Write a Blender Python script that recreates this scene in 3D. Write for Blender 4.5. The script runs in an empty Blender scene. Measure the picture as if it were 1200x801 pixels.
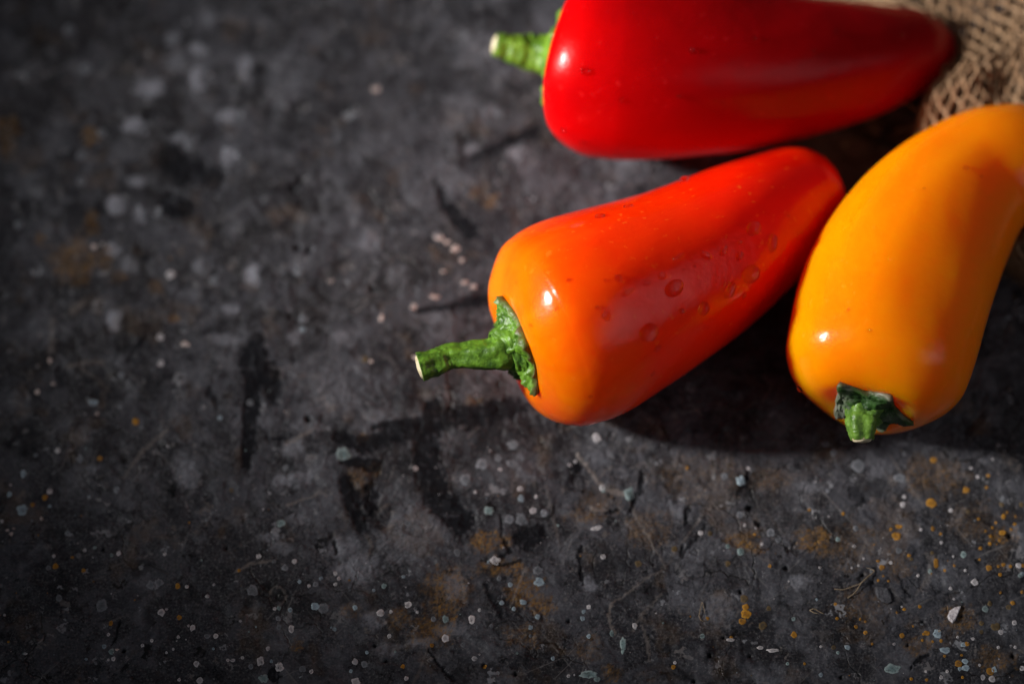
import bpy, math, random
import numpy as np
from mathutils import Vector, Matrix
from mathutils.bvhtree import BVHTree

R = math.radians
scene = bpy.context.scene
col = scene.collection

# ------------------------------------------------------------------ camera
ELEV, DIST, LENS, SENSOR = R(65.0), 0.72, 100.0, 36.0
PW, PH = 1200.0, 801.0
cam_d = bpy.data.cameras.new("camera")
cam_d.lens, cam_d.sensor_width = LENS, SENSOR
cam_d.clip_start, cam_d.clip_end = 0.01, 20.0
cam_d.dof.use_dof = True
cam_d.dof.focus_distance = 0.684
cam_d.dof.aperture_fstop = 3.4
cam = bpy.data.objects.new("camera", cam_d)
col.objects.link(cam)
CAM = Vector((0.0, -DIST * math.cos(ELEV), DIST * math.sin(ELEV)))
cam.location = CAM
cam.rotation_euler = (math.pi / 2 - ELEV, 0, 0)
scene.camera = cam

# ------------------------------------------------------------------ world (dim studio)
world = bpy.data.worlds.new("World")
scene.world = world
world.use_nodes = True
bgn = world.node_tree.nodes["Background"]
bgn.inputs[0].default_value = (0.85, 0.9, 1.0, 1)
bgn.inputs[1].default_value = 0.045

# ------------------------------------------------------------------ lamps
def aim(o, target):
    o.rotation_euler = (Vector(target) - o.location).to_track_quat('-Z', 'Y').to_euler()

kd = bpy.data.lights.new("key_lamp", 'SPOT')
kd.energy = 150.0
kd.color = (1.0, 0.97, 0.94)
kd.shadow_soft_size = 0.072
kd.spot_size = R(16.5)
kd.spot_blend = 1.0
key = bpy.data.objects.new("key_lamp", kd)
key.location = (-0.83, 0.015, 0.435)
key.scale = (1.0, 0.51, 1.0)
aim(key, (0.050, 0.046, 0.022))
col.objects.link(key)

fd = bpy.data.lights.new("fill_softbox", 'AREA')
fd.shape = 'ELLIPSE'
fd.size, fd.size_y = 1.9, 1.1
fd.energy = 6.4
fd.color = (0.93, 0.93, 1.0)
fd.use_nodes = True                                  # softbox: bright middle, soft rim
_t = fd.node_tree; _e = _t.nodes["Emission"]
_g = _t.nodes.new('ShaderNodeNewGeometry'); _v = _t.nodes.new('ShaderNodeVectorMath'); _v.operation = 'DISTANCE'
_v.inputs[1].default_value = (.5, .5, 0)
_m = _t.nodes.new('ShaderNodeMapRange'); _m.interpolation_type = 'SMOOTHSTEP'
_m.inputs[1].default_value, _m.inputs[2].default_value, _m.inputs[3].default_value, _m.inputs[4].default_value = .5, .0, 0., 1.
_t.links.new(_g.outputs['Parametric'], _v.inputs[0]); _t.links.new(_v.outputs['Value'], _m.inputs[0]); _t.links.new(_m.outputs[0], _e.inputs[1])
fill = bpy.data.objects.new("fill_softbox", fd)
fill.location = (1.10, -0.50, 0.85)
aim(fill, (0.05, 0.03, 0.0))
col.objects.link(fill)

scene.view_settings.view_transform = 'Standard'
scene.view_settings.look = 'None'
scene.view_settings.exposure = 0.0
scene.view_settings.gamma = 1.0
scene.view_settings.use_curve_mapping = False
scene.render.engine = 'CYCLES'
scene.cycles.use_denoising = True
scene.cycles.sample_clamp_indirect = 4.0
scene.cycles.max_bounces = 10
scene.cycles.transmission_bounces = 8

# ------------------------------------------------------------------ pixel of the photograph -> point of the place
FWD = Vector((0, math.cos(ELEV), -math.sin(ELEV)))
RIGHT = Vector((1, 0, 0))
UP = Vector((0, math.sin(ELEV), math.cos(ELEV)))
KPX = SENSOR / LENS / PW

def ray(px, py):
    return (FWD + RIGHT * ((px - PW / 2) * KPX) + UP * ((PH / 2 - py) * KPX))

def at(px, py, z=0.0):
    d = ray(px, py)
    t = (z - CAM.z) / d.z
    return CAM + d * t

def mpp(p):
    return (Vector(p) - CAM).dot(FWD) * KPX

def project(X, Y, Z=0.0):
    dx, dy, dz = X - CAM.x, Y - CAM.y, Z - CAM.z
    dep = dy * FWD.y + dz * FWD.z
    u = dx
    v = dy * UP.y + dz * UP.z
    return PW / 2 + u / dep / KPX, PH / 2 - v / dep / KPX

# ------------------------------------------------------------------ noise in numpy
_rg = np.random.RandomState(7)
_G = _rg.normal(size=(1024, 3)); _G /= np.linalg.norm(_G, axis=1)[:, None]

def _hash(i, j, k, s):
    h = (i * 73856093) ^ (j * 19349663) ^ (k * 83492791) ^ (s * 2654435761 & 0x7fffffff)
    h = (h ^ (h >> 13)) * 1274126177
    return (h ^ (h >> 16)) & 1023

def pn(x, y, z=0.0, seed=0):
    x, y, z = np.broadcast_arrays(np.asarray(x, float), np.asarray(y, float), np.asarray(z, float))
    i, j, k = np.floor(x).astype(np.int64), np.floor(y).astype(np.int64), np.floor(z).astype(np.int64)
    fx, fy, fz = x - i, y - j, z - k
    w = lambda t: t * t * t * (t * (t * 6 - 15) + 10)
    wx, wy, wz = w(fx), w(fy), w(fz)
    flat = bool(np.all(fz == 0))
    def g(a, b, c):
        gr = _G[_hash(i + a, j + b, k + c, seed)]
        return gr[..., 0] * (fx - a) + gr[..., 1] * (fy - b) + gr[..., 2] * (fz - c)
    def plane(c):
        x0 = g(0, 0, c) * (1 - wx) + g(1, 0, c) * wx
        x1 = g(0, 1, c) * (1 - wx) + g(1, 1, c) * wx
        return x0 * (1 - wy) + x1 * wy
    if flat:
        return plane(0) * 1.6
    return (plane(0) * (1 - wz) + plane(1) * wz) * 1.6

def fbm(x, y, z=0.0, seed=0, octv=4, gain=0.5):
    a, f, s = 1.0, 1.0, 0.0
    for o in range(octv):
        s = s + a * pn(np.asarray(x) * f, np.asarray(y) * f, np.asarray(z) * f, seed + o * 17)
        a *= gain; f *= 2.03
    return s

def sstep(a, b, x):
    t = np.clip((x - a) / (b - a), 0, 1)
    return t * t * (3 - 2 * t)

# ------------------------------------------------------------------ mesh helpers
def mesh_np(name, V, F, smooth=True):
    """V (n,3); F list of arrays with 3 or 4 columns"""
    me = bpy.data.meshes.new(name)
    V = np.asarray(V, np.float32)
    me.vertices.add(len(V)); me.vertices.foreach_set("co", V.ravel())
    F = [np.asarray(f, np.int32) for f in F if len(f)]
    loops = np.concatenate([f.ravel() for f in F])
    tot = np.concatenate([np.full(len(f), f.shape[1], np.int32) for f in F])
    start = np.concatenate([[0], np.cumsum(tot)[:-1]]).astype(np.int32)
    me.loops.add(len(loops)); me.loops.foreach_set("vertex_index", loops)
    me.polygons.add(len(tot)); me.polygons.foreach_set("loop_start", start)
    me.polygons.foreach_set("loop_total", tot)
    me.polygons.foreach_set("use_smooth", np.full(len(tot), smooth))
    me.update(calc_edges=True); me.validate()
    return me

def attr(me, name, val):
    a = me.attributes.new(name, 'FLOAT', 'POINT')
    a.data.foreach_set("value", np.asarray(val, np.float32).ravel())

def cattr(me, name, rgba):
    a = me.attributes.new(name, 'FLOAT_COLOR', 'POINT')
    a.data.foreach_set("color", np.asarray(rgba, np.float32).ravel())

def obj(name, me, mat=None, parent=None):
    o = bpy.data.objects.new(name, me)
    col.objects.link(o)
    if mat is not None and len(me.materials) == 0:
        me.materials.append(mat)
    if parent is not None:
        o.parent = parent
    return o

def tag(o, label=None, cat=None, group=None, kind=None):
    for k, v in (("label", label), ("category", cat), ("group", group), ("kind", kind)):
        if v:
            o[k] = v
    return o

def ringgrid(n_r, n_s, closed=True):
    """quads of n_r rings with n_s points each"""
    i = np.arange(n_r - 1)[:, None]; j = np.arange(n_s if closed else n_s - 1)[None, :]
    j2 = (j + 1) % n_s
    q = np.stack(np.broadcast_arrays(i * n_s + j, i * n_s + j2, (i + 1) * n_s + j2, (i + 1) * n_s + j), -1)
    return q.reshape(-1, 4)

# ------------------------------------------------------------------ node helpers
class NT:
    def __init__(self, name):
        self.m = bpy.data.materials.new(name); self.m.use_nodes = True
        self.t = self.m.node_tree
        self.b = self.t.nodes["Principled BSDF"]
        self.out = self.t.nodes["Material Output"]
    def n(self, typ, **kw):
        nd = self.t.nodes.new(typ)
        for k, v in kw.items():
            if k.startswith("i_"):
                key_ = k[2:].replace("_", " ")
                nd.inputs[key_].default_value = v
            else:
                setattr(nd, k, v)
        return nd
    def l(self, a, b):
        self.t.links.new(a, b)
    def attr(self, name):
        return self.n('ShaderNodeAttribute', attribute_name=name)
    def noise(self, scale, detail=4, rough=0.55, vec=None, dist=0.0):
        nd = self.n('ShaderNodeTexNoise')
        nd.inputs['Scale'].default_value = scale; nd.inputs['Detail'].default_value = detail
        nd.inputs['Roughness'].default_value = rough; nd.inputs['Distortion'].default_value = dist
        self.l(vec if vec is not None else self.obj(), nd.inputs['Vector'])
        return nd.outputs['Fac']
    def obj(self):
        if not hasattr(self, '_tc'):
            self._tc = self.n('ShaderNodeTexCoord')
        return self._tc.outputs['Object']
    def ramp(self, fac, stops, interp='LINEAR'):
        nd = self.n('ShaderNodeValToRGB'); nd.color_ramp.interpolation = interp
        e = nd.color_ramp.elements
        while len(e) < len(stops): e.new(0.5)
        for k, (p, c) in enumerate(stops):
            e[k].position = p
            e[k].color = (c, c, c, 1) if isinstance(c, (int, float)) else (*c, 1)
        self.l(fac, nd.inputs[0])
        return nd.outputs[0]
    def mix(self, fac, a, b, blend='MIX'):
        nd = self.n('ShaderNodeMix', data_type='RGBA', blend_type=blend)
        for sock, v in ((nd.inputs[0], fac), (nd.inputs[6], a), (nd.inputs[7], b)):
            if isinstance(v, (int, float)): sock.default_value = v
            elif isinstance(v, tuple): sock.default_value = (*v, 1)
            else: self.l(v, sock)
        return nd.outputs[2]
    def math(self, op, a, b=0.0, clamp=False):
        nd = self.n('ShaderNodeMath', operation=op, use_clamp=clamp)
        for sock, v in ((nd.inputs[0], a), (nd.inputs[1], b)):
            if isinstance(v, (int, float)): sock.default_value = v
            else: self.l(v, sock)
        return nd.outputs[0]
    def bump(self, h, strength, dist, normal=None):
        nd = self.n('ShaderNodeBump')
        nd.inputs['Strength'].default_value = strength; nd.inputs['Distance'].default_value = dist
        self.l(h, nd.inputs['Height'])
        if normal is not None: self.l(normal, nd.inputs['Normal'])
        return nd.outputs[0]

# ------------------------------------------------------------------ slate: marks, height
def seg_dist(PX, PY, pts):
    """distance to polyline and running width"""
    best = np.full(PX.shape, 1e9); bw = np.full(PX.shape, 1.0)
    for (x0, y0, w0), (x1, y1, w1) in zip(pts[:-1], pts[1:]):
        dx, dy = x1 - x0, y1 - y0
        L2 = dx * dx + dy * dy + 1e-9
        t = np.clip(((PX - x0) * dx + (PY - y0) * dy) / L2, 0, 1)
        d = np.hypot(PX - (x0 + t * dx), PY - (y0 + t * dy))
        w = w0 + t * (w1 - w0)
        m = d / w < best / bw
        best = np.where(m, d, best); bw = np.where(m, w, bw)
    return best, bw

# (points (x, y, half width), strength)
DARK = [
    ([(511, 210, 3), (520, 236, 5), (537, 258, 6), (552, 270, 9)], 1.0),
    ([(488, 363, 3), (530, 358, 5), (575, 350, 7)], 0.75),  # dark line, widening to the right, also sunk into the height
    ([(556, 184, 6), (598, 166, 6), (628, 152, 6)], 0.7),
    ([(196, 182, 13), (216, 196, 15), (252, 206, 12)], 0.7),
    ([(203, 238, 13), (216, 244, 11)], 0.9),
    ([(302, 398, 7), (298, 424, 17), (312, 440, 11)], 0.85),
    ([(300, 430, 8), (294, 480, 8), (289, 545, 5)], 0.8),
    ([(318, 444, 9), (320, 466, 7)], 0.7),
    ([(246, 458, 4), (254, 470, 5)], 0.6),
    ([(398, 512, 7), (430, 521, 9), (470, 506, 8), (520, 491, 11), (560, 486, 12), (606, 476, 10)], 0.8),
    ([(438, 500, 3), (480, 494, 5)], 0.8),
    ([(405, 538, 6), (438, 545, 8)], 0.8),
    ([(407, 566, 9), (415, 590, 10), (424, 618, 6)], 0.75),
    ([(432, 575, 8), (436, 596, 7)], 0.7),
    ([(508, 478, 10), (500, 515, 12), (499, 545, 13), (513, 580, 15), (540, 612, 13)], 0.82),
    ([(540, 530, 10), (600, 495, 14), (640, 500, 8)], 0.35),
    ([(616, 630, 12), (632, 624, 9)], 0.9),
    ([(587, 604, 1.6), (588, 628, 1.6), (598, 646, 2), (580, 655, 1.6)], 0.8),
    ([(566, 655, 1.5), (590, 662, 2), (612, 656, 1.6)], 0.7),
    ([(752, 553, 2), (752, 572, 3.2), (742, 586, 2.4), (740, 598, 1.5)], 1.0),
    ([(876, 560, 3), (867, 578, 3)], 1.0),
    ([(806, 598, 3), (803, 616, 2)], 0.7),
    ([(800, 640, 2), (796, 655, 2), (830, 612, 1)], 0.6),
    ([(712, 600, 2), (722, 597, 1.5)], 0.8),
    ([(682, 640, 2), (679, 650, 2.6), (683, 684, 1.6)], 0.9),
    ([(672, 545, 5), (678, 548, 5)], 0.9),
    ([(502, 760, 1.4), (512, 776, 2.2), (532, 797, 1.6)], 0.8),
    ([(568, 684, 2), (580, 706, 3), (590, 724, 1.6)], 0.6),
    ([(392, 640, 2), (386, 624, 2), (394, 648, 1.5)], 0.7),
    ([(140, 728, 1.4), (136, 745, 1.6), (132, 756, 1.2)], 0.7),
    ([(150, 778, 1.2), (142, 785, 1.6)], 0.6),
    ([(1052, 674, 1.2), (1060, 688, 1.6), (1066, 697, 1.2)], 0.7),
    ([(1068, 782, 1.2), (1076, 772, 2.4), (1088, 766, 1.8)], 0.8),
    ([(1020, 680, 1.2), (1024, 695, 1.6)], 0.6),
    ([(320, 788, 6), (323, 793, 5)], 0.8),
    ([(70, 430, 3), (72, 450, 4)], 0.5),
    ([(150, 425, 2.5), (160, 405, 3), (175, 395, 2)], 0.5),
    ([(1120, 425, 8), (1150, 410, 9)], 0.5), ([(1000, 576, 6), (1010, 585, 6)], 0.5),
    ([(305, 500, 1.6), (318, 515, 2), (335, 512, 1.6)], 0.5),
]
PITS = [(878, 595, 4.5), (889, 613, 5), (343, 219, 6), (353, 236, 3), (350, 212, 5), (348, 290, 5), (363, 293, 4), (436, 337, 4),
        (361, 491, 4), (666, 727, 2.4), (879, 768, 2.4), (832, 768, 3), (813, 798, 3.5), (1081, 728, 2.6), (1011, 673, 2.5),
        (1187, 767, 4), (265, 642, 3), (452, 774, 2.6), (439, 755, 3), (567, 779, 3), (604, 789, 3), (848, 747, 2.4), (1183, 627, 4),
        (877, 553, 2), (921, 666, 3.5), (868, 693, 3), (985, 793, 2.5), (1064, 755, 2), (145, 762, 3), (121, 643, 3)]
VEIN = [
    ([(676, 532, 1.8), (690, 548, 2.0), (706, 571, 2.2), (722, 576, 2.2), (737, 580, 2.8)], 0.9),
    ([(738, 584, 2.0), (744, 603, 1.8), (756, 622, 1.6), (780, 664, 1.4)], 0.7),
    ([(780, 666, 1.2), (794, 644, 1.2), (822, 604, 1.2)], 0.4),
    ([(776, 668, 1.4), (760, 676, 1.4), (742, 690, 1.3), (715, 708, 1.3)], 0.5),
    ([(715, 710, 1.4), (713, 722, 1.5), (719, 742, 1.8)], 0.8),
    ([(774, 696, 1.2), (756, 716, 2.0), (742, 738, 1.8)], 0.45),
    ([(752, 732, 1.4), (759, 752, 2.0), (761, 774, 1.6)], 0.55),
    ([(690, 593, 1.8), (702, 597, 2.0), (714, 598, 1.4)], 0.8),
    ([(703, 556, 1.2), (718, 544, 1.2)], 0.4),
    ([(499, 764, 1.4), (494, 780, 1.6), (484, 800, 1.8)], 0.5),
    ([(617, 664, 1.4), (606, 690, 1.6), (598, 712, 1.2)], 0.8),
    ([(640, 570, 1.2), (652, 622, 1.6), (657, 640, 1.2)], 0.35),
    ([(277, 668, 1.4), (295, 660, 1.8), (318, 657, 1.4)], 0.7),
    ([(336, 591, 1.4), (355, 585, 1.5), (370, 581, 1.3)], 0.6),
    ([(335, 520, 1.8), (355, 510, 2.0), (372, 500, 1.4)], 0.6),
    ([(80, 430, 2.5), (100, 425, 3), (120, 424, 2.5)], 0.55),
    ([(95, 432, 2), (110, 440, 2), (128, 455, 2.5), (120, 460, 2)], 0.4),
    ([(85, 365, 4), (100, 352, 3)], 0.6), ([(62, 375, 3), (60, 410, 4)], 0.45),
    ([(145, 560, 1.6), (165, 530, 2.2), (195, 505, 2)], 0.45),
    ([(1094, 650, 3), (1086, 680, 3), (1074, 696, 1.6)], 0.4),
    ([(440, 600, 2), (455, 590, 1.6)], 0.4), ([(428, 625, 1.4), (436, 640, 1.8), (430, 655, 1.2)], 0.5),
    ([(520, 250, 3), (540, 300, 2)], 0.15), ([(800, 430, 2), (920, 455, 2)], 0.2),
    ([(895, 440, 1.8), (905, 452, 1.8), (893, 470, 1.5)], 0.5),
    ([(1040, 530, 1.2), (1060, 560, 1.2), (1082, 592, 1.4)], 0.45),
    ([(870, 640, 1.2), (905, 660, 1.4)], 0.3),
    ([(500, 648, 1.2), (560, 668, 1.0)], 0.25),
]
for cx_, cy_, r0_, r1_, st_ in ((843, 715, 22, 20, .30), (325, 698, 9.5, 10.5, .55), (838, 712, 6, 5, .35), (801, 714, 6.5, 6, .35)):
    VEIN.append(([(cx_ + r0_ * math.cos(a_ * .5236), cy_ + r1_ * math.sin(a_ * .5236), 1.0) for a_ in range(13)], st_))
# (x, y, rx, ry, strength)
RUST = [(567, 635, 14, 11, .9), (592, 634, 7, 8, .9), (586, 663, 24, 9, .7), (610, 692, 16, 18, .8), (634, 708, 14, 12, .8), (628, 684, 8, 8, .8),
        (525, 690, 26, 24, .5), (505, 738, 26, 16, .55), (520, 716, 14, 10, .6), (612, 745, 20, 12, .4), (868, 632, 17, 10, 1.0), (886, 640, 10, 8, .6),
        (955, 633, 20, 13, .8), (965, 640, 14, 12, .4), (86, 305, 24, 24, .6), (90, 325, 10, 10, .6), (10, 152, 14, 12, .8), (104, 158, 8, 12, .7), (8, 170, 8, 14, .5),
        (108, 262, 8, 12, .6), (122, 300, 8, 14, .5), (182, 336, 8, 8, .4), (203, 372, 6, 6, .7), (138, 325, 10, 8, .4), (48, 280, 6, 8, .5),
        (1176, 628, 16, 8, .7), (1122, 725, 20, 14, .45), (1166, 772, 20, 14, .45), (1074, 758, 14, 10, .45), (1095, 560, 34, 22, .3),
        (1080, 545, 14, 12, .3), (1000, 640, 30, 26, .22), (1010, 710, 26, 20, .25), (820, 560, 60, 26, .16), (760, 620, 24, 20, .3), (700, 590, 20, 14, .3),
        (685, 604, 22, 8, .4), (572, 238, 8, 8, .5), (560, 225, 10, 8, .4), (1052, 660, 14, 16, .3), (1140, 610, 30, 20, .2), (420, 560, 12, 18, .45),
        (440, 548, 6, 8, .6), (425, 512, 6, 5, .6), (690, 760, 14, 14, .3), (716, 788, 10, 10, .5), (555, 470, 12, 6, .3), (1150, 500, 10, 10, .3), (900, 560, 24, 14, .2),
        (347, 756, 6, 6, .5), (410, 715, 12, 8, .4), (465, 725, 12, 12, .4), (1120, 470, 10, 12, .3), (790, 290, 1, 1, .1)]
CHALK = [(232, 92, 9, 14, .9), (232, 58, 9, 7, .7), (176, 104, 17, 9, .8), (158, 147, 14, 8, .9), (205, 72, 16, 14, .35), (265, 135, 13, 9, .6), (287, 78, 8, 14, .6),
         (202, 46, 8, 8, .5), (212, 162, 14, 6, .5), (222, 170, 6, 6, .6), (267, 182, 9, 10, .7), (245, 22, 12, 10, .35), (135, 241, 10, 9, .9), (163, 252, 8, 8, .5),
         (132, 291, 8, 8, .8), (133, 375, 8, 12, .85), (150, 310, 12, 10, .35), (295, 322, 9, 12, .9), (234, 312, 9, 8, .45), (270, 362, 10, 5, .6), (265, 398, 18, 7, .4),
         (398, 394, 8, 8, .4), (345, 395, 8, 7, .4), (390, 460, 40, 30, .25), (350, 560, 16, 9, .45), (335, 562, 14, 8, .5), (345, 526, 14, 10, .4), (360, 500, 18, 8, .3),
         (420, 665, 26, 16, .5), (402, 640, 16, 14, .4), (470, 640, 26, 20, .3), (532, 684, 12, 14, .5), (530, 738, 20, 8, .4), (494, 752, 16, 5, .5), (500, 610, 40, 24, .25),
         (445, 500, 30, 20, .2), (430, 280, 13, 12, .4), (465, 322, 12, 10, .2), (555, 176, 10, 8, .5), (560, 60, 30, 22, .2), (600, 85, 20, 12, .2), (575, 130, 10, 8, .3), (603, 178, 10, 8, .5),
         (330, 98, 20, 30, .2), (200, 235, 8, 5, .5), (160, 212, 10, 6, .6), (215, 545, 12, 16, .4), (220, 560, 14, 12, .4), (100, 508, 12, 8, .4), (108, 548, 8, 5, .5),
         (690, 685, 9, 8, .5), (665, 645, 20, 14, .2), (843, 714, 20, 18, .3), (935, 682, 14, 8, .35), (800, 650, 30, 14, .2), (1140, 425, 8, 8, .2), (900, 790, 30, 12, .2),
         (945, 570, 14, 8, .3), (880, 700, 30, 14, .15), (700, 530, 20, 16, .2), (330, 640, 14, 8, .3), (315, 628, 12, 5, .4), (350, 605, 12, 8, .3), (440, 725, 14, 10, .4), (455, 760, 14, 8, .3),
         (700, 90, 1, 1, .1), (540, 560, 14, 10, .2), (590, 555, 30, 20, .18), (780, 230, 1, 1, .1), (1190, 625, 8, 8, .4), (90, 80, 14, 10, .2), (30, 210, 20, 10, .25), (40, 225, 20, 8, .25)]

def blobs(PX, PY, lst, wob, soft=0.42):
    m = np.zeros(PX.shape)
    for x, y, rx, ry, s in lst:
        k = (np.abs(PX - x) < rx * 2.6) & (np.abs(PY - y) < ry * 2.6)
        if not k.any(): continue
        d = np.hypot((PX[k] - x) / rx, (PY[k] - y) / ry) + wob[k]
        m[k] = np.maximum(m[k], s * (1 - sstep(1 - soft, 1 + soft * 0.7, d)))
    return m

def strokes(PX, PY, lst, wob, soft=0.28):
    m = np.zeros(PX.shape)
    for pts, s in lst:
        xs = [p[0] for p in pts]; ys = [p[1] for p in pts]; w = max(p[2] for p in pts) * 2.5 + 4
        k = (PX > min(xs) - w) & (PX < max(xs) + w) & (PY > min(ys) - w) & (PY < max(ys) + w)
        if not k.any(): continue
        d, bw = seg_dist(PX[k], PY[k], pts)
        v = d / bw + wob[k]
        m[k] = np.maximum(m[k], s * (1 - sstep(1 - soft, 1 + soft, v)))
    return m

def slate_fields(X, Y):
    """height in metres and the stain and line masks of the slate at the points X, Y"""
    PX, PY = project(X, Y)
    u, v = X * 100, Y * 100                      # centimetres
    wob1 = fbm(u * 4, v * 4, 0, 11, 4, .6) * 0.55
    wob2 = fbm(u * 9, v * 9, 0, 23, 3, .6) * 0.5
    spot_n0 = fbm(u * 10, v * 10, 0, 57, 3, .7)
    warpx, warpy = fbm(u * 1.5, v * 1.5, 0, 31, 3), fbm(u * 1.5, v * 1.5, 0, 41, 3)
    PXw, PYw = PX + 5 * wob1 + 2 * wob2, PY + 5 * wob2 - 3 * wob1
    dark = np.minimum(1, 1.35 * strokes(PXw, PYw, DARK, wob1 * .6 + wob2 * .7 - .16)) * np.clip(1.3 + 1.1 * fbm(u * 5, v * 5, 0, 171, 4, .65), .5, 1)
    pit = np.zeros(X.shape)
    for x, y, r in PITS:
        k = (np.abs(PX - x) < r * 3) & (np.abs(PY - y) < r * 3)
        d = np.hypot(PX[k] - x, PY[k] - y) / r + wob2[k] * .8
        pit[k] = np.maximum(pit[k], 1 - sstep(.4, 1.2, d))
    vein = strokes(PX + 3.5 * wob2, PY + 3.5 * wob1, VEIN, wob2 * 1.1) * np.clip(1.2 + 1.0 * spot_n0, .5, 1.3)
    spot_n = fbm(u * 14, v * 14, 0, 51, 3, .7)
    rust = 1.5 * blobs(PXw, PYw, RUST, wob1 * .9 + wob2 * .6 - .1) * np.clip(0.55 + spot_n * 1.1, 0, 1.25)
    chalk = 1.15 * blobs(PXw, PYw, CHALK, wob1 * .8 + wob2 * .6 - .1, .5) * np.clip(0.85 + spot_n * .6, 0, 1.2)
    # natural unevenness of a split slate
    big = fbm(u * .16, v * .16, 0, 61, 3)
    lay = fbm(u * .55 + warpx * .5, v * .55 + warpy * .5, 0, 71, 4, .55)
    q = lay * 7.0
    terr = (np.floor(q) + sstep(.78, 1.0, q - np.floor(q))) / 7.0
    ridge = 1 - np.abs(fbm(u * .8 + warpx, v * .8 + warpy, 0, 81, 3, .5)) * 3.2
    crack = sstep(.93, 1.0, ridge) * sstep(-.1, .35, fbm(u * .35, v * .35, 0, 91, 2))
    mid = fbm(u * 2.6, v * 2.6, 0, 101, 4, .6)
    fine = fbm(u * 12, v * 12, 0, 111, 2, .6)
    h = big * .00040 + lay * .00010 + terr * .00035 + mid * .000045 + fine * .000012
    h = h - dark * .00028 - pit * .0008 - crack * .00022 + vein * .00010 + chalk * .00003
    dark = np.maximum(dark, pit)
    dark = np.maximum(dark, crack * .55)
    dark = np.maximum(dark, sstep(.28, .5, fbm(u * 1.1, v * 1.1, 0, 121, 4, .6)) * .35)
    # scattered scratches
    s1 = 1 - np.abs(pn(u * .9 + v * .5, v * .9 - u * .25 + warpx * .3, 0, 131)) * 16
    vein = np.maximum(vein, np.clip(s1, 0, 1) * sstep(.15, .45, pn(u * .7, v * .7, 0, 141)) * .22)
    chalk = np.maximum(chalk, sstep(.05, .7, fbm(u * .8, v * .8, 0, 151, 5, .62)) * .16)
    rust = np.maximum(rust, sstep(.32, .75, fbm(u * .7 + 9, v * .7, 0, 161, 5, .65)) * .14)
    return h, np.clip(dark, 0, 1), np.clip(rust, 0, 1), np.clip(chalk, 0, 1), np.clip(vein, 0, 1)

def slate_z(x, y):
    h = slate_fields(np.array([float(x)]), np.array([float(y)]))[0]
    return float(h[0])

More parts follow.
